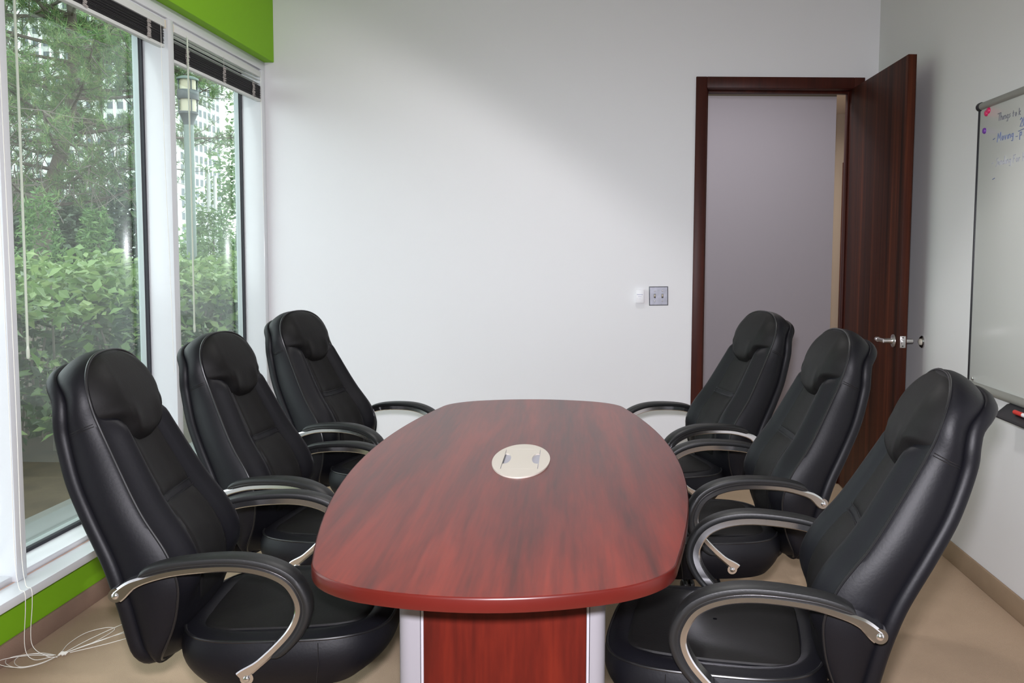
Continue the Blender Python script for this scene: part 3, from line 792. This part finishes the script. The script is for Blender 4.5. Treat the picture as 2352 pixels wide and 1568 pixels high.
# x, y, heading, seat height offset, extra tilt of the back
CH = [(-.867, 2.228, .107, -.006, .036, 'black leather executive chair on the window side, nearest the blind cord and the camera'),
      (-.975, 3.045, -.115, -.042, .030, 'black leather executive chair on the window side, between two others like it'),
      (-.950, 3.760, -.266, -.006, -.012, 'black leather executive chair on the window side, farthest off, against the bare back wall'),
      (.373, 2.074, 2.970, .000, -.018, 'black leather executive chair on the door side, nearest, below the whiteboard'),
      (.427, 2.954, 3.225, .003, .018, 'middle black leather executive chair on the door side, by the lever of the open door'),
      (.329, 3.715, 3.453, .015, -.014, 'black leather executive chair on the door side, farthest off, in front of the doorway')]
proto = make_chair()
BACK = ('backrest', 'lower_panel', 'upper_panel', 'headrest', 'back_shell')
chairs = [proto] + [copy_tree(proto) for _ in CH[1:]]
for o, (x, y, th, hh, dl, lab) in zip(chairs, CH):
    for ch in o.children:
        nm = ch.name.split('.')[0]
        if nm in ('base_leg', 'gas_column'): continue
        ch.location = (0, 0, hh)
        if nm in BACK:
            p = Vector((-.2, 0, .45)); rot = Matrix.Rotation(dl, 3, 'Y')
            ch.rotation_euler = (0, dl, 0); ch.location = p - rot @ p + Vector((0, 0, hh))
    o.location = (x, y, 0); o.rotation_euler = (0, 0, th)
    tag(o, lab, 'chair', 'executive chairs round the table')

# ------------------------------------------------------------------ outdoors
structure(MB().add([(-2.4, -6, .08), (-2.4, 9, .08), (-9, 60, .08), (-420, 420, .0), (-420, -6, 0)], [(0, 1, 2, 3, 4)]).build('ground', M['soil'], smooth=False))

def leaves(mb, C, size, rg, up=.4, aspect=.5, jitter=.35):
    """one folded blade per centre"""
    for c in C:
        L = size * rg.uniform(1 - jitter, 1 + jitter)
        d = Vector((rg.gauss(0, 1), rg.gauss(0, 1), rg.gauss(0, .6))).normalized()
        nrm = Vector((rg.gauss(0, .7), rg.gauss(0, .7), up + abs(rg.gauss(0, .6)))).normalized()
        s = d.cross(nrm)
        if s.length < .05: continue
        s.normalize(); nn = s.cross(d)
        c = Vector(c); w_ = L * aspect * .5
        mb.add([c - d * L * .5, c + s * w_ + nn * w_ * .35, c + d * L * .5, c - s * w_ + nn * w_ * .35, c + d * L * .15 - nn * 0], [(0, 1, 4), (1, 2, 4), (2, 3, 4), (3, 0, 4)])

# hedge along the building
rg = random.Random(3)
hd = empty('hedge', (-4.1, 8, .05)); tag(hd, 'broad-leaved bright green hedge close outside the windows', 'hedge')
lf = MB(); cs = []
for k in range(15000):
    y = rg.uniform(3.6, 15.5); t = rg.random()
    hgt = 1.17 + .08 * math.sin(y * 2.1) + .05 * math.sin(y * 5.3 + 1)
    if t < .42:   x = rg.uniform(-4.45, -3.35); z = hgt + rg.uniform(-.10, .05)
    elif t < .86: x = -3.38 + rg.gauss(0, .08); z = rg.uniform(.15, hgt) ** 1.0
    else:         x = rg.uniform(-4.45, -3.4); z = rg.uniform(.3, hgt)
    if z < .95 and rg.random() < .80: continue
    cs.append((x - hd.location[0], y - hd.location[1], z - hd.location[2]))
for k in range(420):      # sprouts standing above the clipped top
    y = rg.uniform(4, 15); x = rg.uniform(-4.4, -3.4); h0 = 1.19 + .08 * math.sin(y * 2.1)
    for q in range(4): cs.append((x + 4.1 + rg.gauss(0, .03), y - 8 + rg.gauss(0, .03), h0 + q * .035 - .05 + rg.gauss(0, .02)))
leaves(lf, cs, .088, rg, up=.8, aspect=.62)
lf.build('foliage', M['hedgeleaf'], hd, smooth=False)
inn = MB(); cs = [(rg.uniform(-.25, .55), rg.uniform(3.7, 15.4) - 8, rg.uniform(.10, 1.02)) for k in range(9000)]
leaves(inn, cs, .10, rg, up=.4, aspect=.6); inn.build('inner_shade_foliage', M['darkleaf'], hd, smooth=False)  # dark leaf colour stands in for the shade inside the hedge
stm = MB()
for k in range(110):
    y = rg.uniform(3.6, 15.5) - 8; x = rg.uniform(-.5, .6)
    stm.tube([(x, y, 0), (x + rg.gauss(0, .06), y + rg.gauss(0, .08), .5), (x + rg.gauss(0, .12), y + rg.gauss(0, .14), 1.15)], [.012, .009, .004], 5)
stm.build('stems', M['twig'], hd)

def crown(mb, mat_size, c, rad, n, rg, up=.5, aspect=.5, shell=.55):
    C = []
    while len(C) < n:
        p = Vector((rg.gauss(0, 1), rg.gauss(0, 1), rg.gauss(0, 1))).normalized() * (shell + (1 - shell) * rg.random()) ** 1
        q = (c[0] + p[0] * rad[0], c[1] + p[1] * rad[1], c[2] + p[2] * rad[2])
        C.append(q)
    leaves(mb, C, mat_size, rg, up, aspect)

# feathery cedar bushes just behind the hedge
def bush(x, y, h, r, n, label, seed, mat, size=.07):
    rg = random.Random(seed); o = empty('cedar_bush', (x, y, .05)); tag(o, label, 'bush', 'feathery bushes behind the hedge')
    mb = MB(); C = []
    for k in range(n):
        z = h * (rg.random() ** .8); a = rg.uniform(0, 2 * PI); q = r * (1.05 - .75 * z / h) * rg.uniform(.5, 1.0)
        C.append((q * math.cos(a), q * math.sin(a), z + .05 * rg.gauss(0, 1)))
    leaves(mb, C, size, rg, up=.3, aspect=.28)
    mb.build('foliage', mat, o, smooth=False)
    MB().tube([(0, 0, 0), (.02, 0, h * .8)], [.04, .01], 6).build('stem', M['twig'], o)
bush(-5.25, 7.95, 1.80, .42, 2400, 'feathery green bush at the left, in front of the leaning pine trunk', 11, M['cedar'])
bush(-5.25, 8.85, 1.74, .42, 2400, 'feathery green bush right of the pine trunk, behind the hedge', 12, M['cedar'])
bush(-5.6, 12.3, 1.9, .7, 2600, 'leafy bush beyond the lamp post in the corner window', 13, M['cedar'], .09)

# dark evergreen screen behind the pine
sc_ = empty('evergreen_screen', (-10.6, 16.2, .05)); sc_.rotation_euler = (0, 0, 1.2); tag(sc_, 'dark evergreen thicket behind the pine trunk', 'thicket')
mb = MB(); rg = random.Random(21); C = []
for k in range(13000):
    y = rg.uniform(-2.6, 2.6); x = rg.gauss(0, .3); z = rg.uniform(.1, 2.5 + .25 * math.sin(y * 1.7))
    C.append((x + .35 * y * 0, y, z))
leaves(mb, C, .15, rg, up=.3, aspect=.55); mb.build('foliage', M['darkleaf'], sc_, smooth=False)
m = MB()
for k in range(10): y = -2.5 + k * .55; m.tube([(.1 * math.sin(k * 3), y, 0), (.2 * math.sin(k * 5), y + .1, 2.2)], [.06, .02], 6)
m.build('stems', M['twig'], sc_)

# pine: leaning trunk, whorled boughs, needle tufts
pn = empty('pine_tree', (-7.75, 11.8, .05)); pn.scale = (1.22, 1.22, 1.22); tag(pn, 'tall pine with leaning grey trunk filling the left window', 'tree')
rg = random.Random(5)
tr_path = [(-.10, 0, 0), (-.05, .02, .9), (.03, .03, 1.6), (.22, .04, 2.2), (.38, 0, 2.8), (.45, -.05, 3.7), (.35, -.05, 5.2), (.30, 0, 6.4)]
tp = smooth_path(tr_path, 6)
MB().tube(tp, [max(.02, .115 - .10 * i / len(tp)) for i in range(len(tp))], 12).build('trunk', M['bark'], pn)
br = MB(); tw = MB(); nd = MB()
def tuft(p, n, L, rg):
    ax = Vector((rg.gauss(0, 1), rg.gauss(0, 1), .5 + rg.random())).normalized()
    for k in range(n):
        d = (ax * rg.uniform(.1, 1.) + Vector((rg.gauss(0, 1), rg.gauss(0, 1), rg.gauss(0, 1))).normalized() * .9).normalized()
        s = d.orthogonal().normalized() * .0034
        q = Vector(p) + ax * rg.uniform(-.5, .5) * L; l = L * rg.uniform(.7, 1.2)
        nd.add([q - s, q + s, q + d * l], [(0, 1, 2)])
ntuft = 0
for k in range(92):
    z = 1.60 + 4.5 * (k / 92) ** .9; i = min(range(len(tp)), key=lambda j: abs(tp[j][2] - z)); b0 = Vector(tp[i])
    a = k * 2.399 + rg.uniform(-.3, .3); ln = rg.uniform(1.1, 2.25) * (1 - .35 * max(0, z - 4) / 2.5)
    if z < 2.2: ln *= .75
    dirv = Vector((math.cos(a), math.sin(a), rg.uniform(-.12, .30)))
    path = [b0, b0 + dirv * ln * .4 + Vector((0, 0, -.06)), b0 + dirv * ln * .75 + Vector((0, 0, .02)), b0 + dirv * ln + Vector((0, 0, .12))]
    pp = [Vector(q) for q in smooth_path(path, 5)]
    br.tube(pp, [.021 * (1 - .8 * j / len(pp)) for j in range(len(pp))], 6)
    dens = .32 if z < 2.0 else .5 if z < 2.4 else .78
    for j in range(4, len(pp)):
        for r_ in range(3):
            sd = Vector((rg.gauss(0, 1), rg.gauss(0, 1), rg.gauss(0, .5))).normalized(); l2 = rg.uniform(.15, .50)
            e = pp[j] + sd * l2
            tw.tube([pp[j], pp[j] + sd * l2 * .5 + Vector((0, 0, -.02)), e], [.007, .005, .003], 4)
            for q in range(3):
                if rg.random() < dens:
                    tuft(pp[j] + sd * l2 * (.45 + .3 * q), 28, .105, rg)
br.build('boughs', M['bark'], pn); 
for k in range(90):     # dead hanging twigs low in the crown
    p0 = Vector((rg.uniform(-.5, 1.1), rg.uniform(-.9, .2), rg.uniform(1.7, 2.6))); q = p0 + Vector((rg.gauss(0, .35), rg.gauss(0, .3), -rg.uniform(.1, .55)))
    tw.tube(smooth_path([p0, p0 * .5 + q * .5 + Vector((rg.gauss(0, .06), 0, .05)), q], 4), .0045, 4)
tw.build('twigs', M['twig'], pn); nd.build('needles', M['needle'], pn, smooth=False)

# lamp post
lpst = empty('lamp_post', (-4.92, 10.25, -.11)); tag(lpst, 'grey lamp post with caged cylindrical lantern outside the corner window', 'lamp post')
MB().tube([(0, 0, 0), (0, 0, 3.02)], .056, 20).build('post', M['lamp'], lpst)
MB().lathe([(.056, 0), (.062, .03), (.095, .12), (.110, .13), (.110, .155)], (0, 0, 3.0), 'z', 24).build('collar', M['lampband'], lpst)
MB().lathe([(.088, 0), (.088, .40)], (0, 0, 3.15), 'z', 24).build('lantern_glass', M['lampglass'], lpst)
MB().lathe([(.116, 0), (.119, .004), (.119, .106), (.116, .11)], (0, 0, 3.30), 'z', 28).build('band', M['lampband'], lpst)
MB().lathe([(.122, 0), (.122, .02), (.08, .04), (.02, .05)], (0, 0, 3.53), 'z', 24).build('cap', M['lamp'], lpst)
for k in range(4):
    a = PI / 4 + k * PI / 2; MB().tube([(.108 * math.cos(a), .108 * math.sin(a), 3.13), (.108 * math.cos(a), .108 * math.sin(a), 3.54)], .008, 8).build('cage_bar', M['lampband'], lpst)
# two thin poles behind
for j, (x, y, hh, lab) in enumerate(((-6.05, 13.2, 2.55, 'left one of the two thin pale poles behind the lamp post'), (-5.95, 13.2, 2.5, 'right one of the two thin pale poles behind the lamp post'))):
    o = MB().tube([(0, 0, 0), (0, 0, hh)], .028, 10).build('thin_pole', M['slatw']); o.location = (x, y, .05); tag(o, lab, 'pole', 'thin poles')

# pale leafy tree and lower trees seen through the corner window
def tree(x, y, blobs, label, seed, mat, size, trunk_h):
    rg = random.Random(seed); o = empty('leafy_tree', (x, y, .03)); tag(o, label, 'tree', 'leafy trees beyond the hedge')
    mb = MB()
    for cx, cy, cz, rx, rz, n in blobs: crown(mb, size, (cx, cy, cz), (rx, rx, rz), n, rg, .4, .5, .25)
    mb.build('crown', mat, o, smooth=False)
    MB().tube([(0, 0, 0), (.05, 0, trunk_h)], [.11, .05], 10).build('trunk', M['bark'], o)
tree(-6.95, 16.4, [(.40, 0, 3.8, .62, .9, 900), (.30, 0, 2.9, .9, .8, 1200), (.35, 0, 4.8, .48, .62, 550), (.1, 0, 2.3, 1.1, .55, 900)], 'airy pale green tree against the white sky by the window corner', 31, M['tree'], .12, 3.2)
tree(-9.2, 20.2, [(0, 0, 1.3, 1.3, .85, 2200), (1.3, .5, 1.1, 1.1, .7, 1600)], 'low rounded green tree beyond the thin poles', 32, M['tree'], .14, 1.)

# office tower
tw_ = empty('office_tower', (-116, 235, 0)); tag(tw_, 'pale office tower with white vertical fins behind the trees', 'building')
A = MB().box(-125, 0, .6, 27, -2, 110); A.build('wall', M['tower'], tw_, smooth=False)
wi = MB(); fi = MB()
for c in range(43):
    x = -2.85 * c
    fi.box(x - .32, x + .32, -.35, .75, -2, 110)
    for r in range(31):
        z = 3.35 * r
        wi.box(x - 2.45, x - .40, .50, .62, z, z + 1.9)
for c in range(10):
    y = .6 + 2.85 * c
    fi.box(-.1, .26, y - .34, y + .34, -2, 110)
    for r in range(31):
        z = 3.35 * r
        if y + 2.4 < 27: wi.box(-.05, .10, y + .45, y + 2.4, z, z + 1.9)
wi.build('windows', M['towerwin'], tw_, smooth=False); fi.build('fins', M['towerfin'], tw_, smooth=False)
# blue awning far left
aw = empty('awning', (-14.3, 20.6, 2.35)); tag(aw, 'small blue awning glimpsed low at the left through the pine', 'awning')
m = MB(); rows = []
for i in range(9):
    rows.append([(-.9 + 2.3 * i / 8, 0 + .9 * t, .30 * t - (.05 * abs(math.sin(i * PI / 2)) if t == 0 else 0)) for t in (0, .3, 1.)])
m.grid(rows); rows = [[(p[0], p[1], p[2] + .02) for p in r] for r in rows]; m.grid(rows)
m.build('canopy', M['awning'], aw, smooth=False)
for x in (-.7, 1.2): MB().tube([(x, .9, .25), (x, .9, -2.32)], .03, 8).build('post', M['slatw'], aw)

# ------------------------------------------------------------------ light
w_ = bpy.data.worlds.new('overcast_sky'); scene.world = w_; w_.use_nodes = True
bg = w_.node_tree.nodes['Background']; bg.inputs[0].default_value = (.95, .96, 1.03, 1); bg.inputs[1].default_value = 3.0

def light(name, kind, loc, energy, col, **kw):
    l = bpy.data.lights.new(name, kind); l.energy = energy; l.color = col
    for k, v in kw.items(): setattr(l, k, v)
    o = bpy.data.objects.new(name, l); COL.objects.link(o); o.location = loc; return o
# the camera's pop-up flash, just above the lens
fl = light('camera_flash', 'SPOT', (-.02, .02, 1.492), 300, (1, .975, 1.06), shadow_soft_size=.04, spot_size=math.radians(134), spot_blend=1.)
fl.rotation_euler = Vector((.0, 1, -.36)).to_track_quat('-Z', 'Y').to_euler(); fl.scale = (1.6, .70, 1)
# ceiling spot over the middle of the room
d = Vector((-.478, -.438, -.762))
for nm, en, bl in (('ceiling_spot', 33, .16), ('ceiling_spot_core', 22, .95)):
    s = light(nm, 'SPOT', (0, 3.5, 3.1), en, (1, .965, .96), shadow_soft_size=.07, spot_size=math.radians(172), spot_blend=bl)
    s.rotation_euler = d.to_track_quat('-Z', 'Y').to_euler()
light('hall_fill', 'AREA', (.9, 5.85, 2.92), 19, (1, .95, .95), shape='RECTANGLE', size=1.8, size_y=.6)  # unseen fill light, added to light the hall wall
light('hall_end_fill', 'AREA', (2.2, 8.2, 2.74), 16, (1, .93, .85), shape='RECTANGLE', size=.6, size_y=.6)  # added fill with no visible fixture, brightens the cream end wall
light('ceiling_panel', 'AREA', (0, 1.2, 3.2), 3, (1, .97, .93), shape='RECTANGLE', size=1.2, size_y=1.2)

# ------------------------------------------------------------------ camera
f_, cx0, cy0, pt, yw, rl = 1950., 1347.3, 724.31, .0720624, -.0127085, .0087617
fw = Vector((math.sin(yw) * math.cos(pt), math.cos(yw) * math.cos(pt), -math.sin(pt))); rt = Vector((math.cos(yw), -math.sin(yw), 0)); dn = fw.cross(rt)
c, s_ = math.cos(rl), math.sin(rl)
R_, D_ = c * rt - s_ * dn, s_ * rt + c * dn
cam = bpy.data.cameras.new('camera'); co = bpy.data.objects.new('camera', cam); COL.objects.link(co)
co.matrix_world = Matrix(((R_[0], -D_[0], -fw[0], 0), (R_[1], -D_[1], -fw[1], 0), (R_[2], -D_[2], -fw[2], 1.39), (0, 0, 0, 1)))
cam.sensor_fit = 'HORIZONTAL'; cam.sensor_width = 36; cam.lens = f_ / 2352 * 36
cam.shift_x = -(cx0 - 1176) / 2352; cam.shift_y = -(784 - cy0) / 2352
cam.clip_start = .05; cam.clip_end = 2000
scene.camera = co

vs = scene.view_settings
vs.view_transform = 'Standard'; vs.look = 'None'; vs.exposure = .38; vs.gamma = 1.; vs.use_curve_mapping = False
scene.cycles.use_denoising = True
scene.cycles.max_bounces = 10; scene.cycles.diffuse_bounces = 5; scene.cycles.transparent_max_bounces = 16
scene.cycles.sample_clamp_indirect = 20
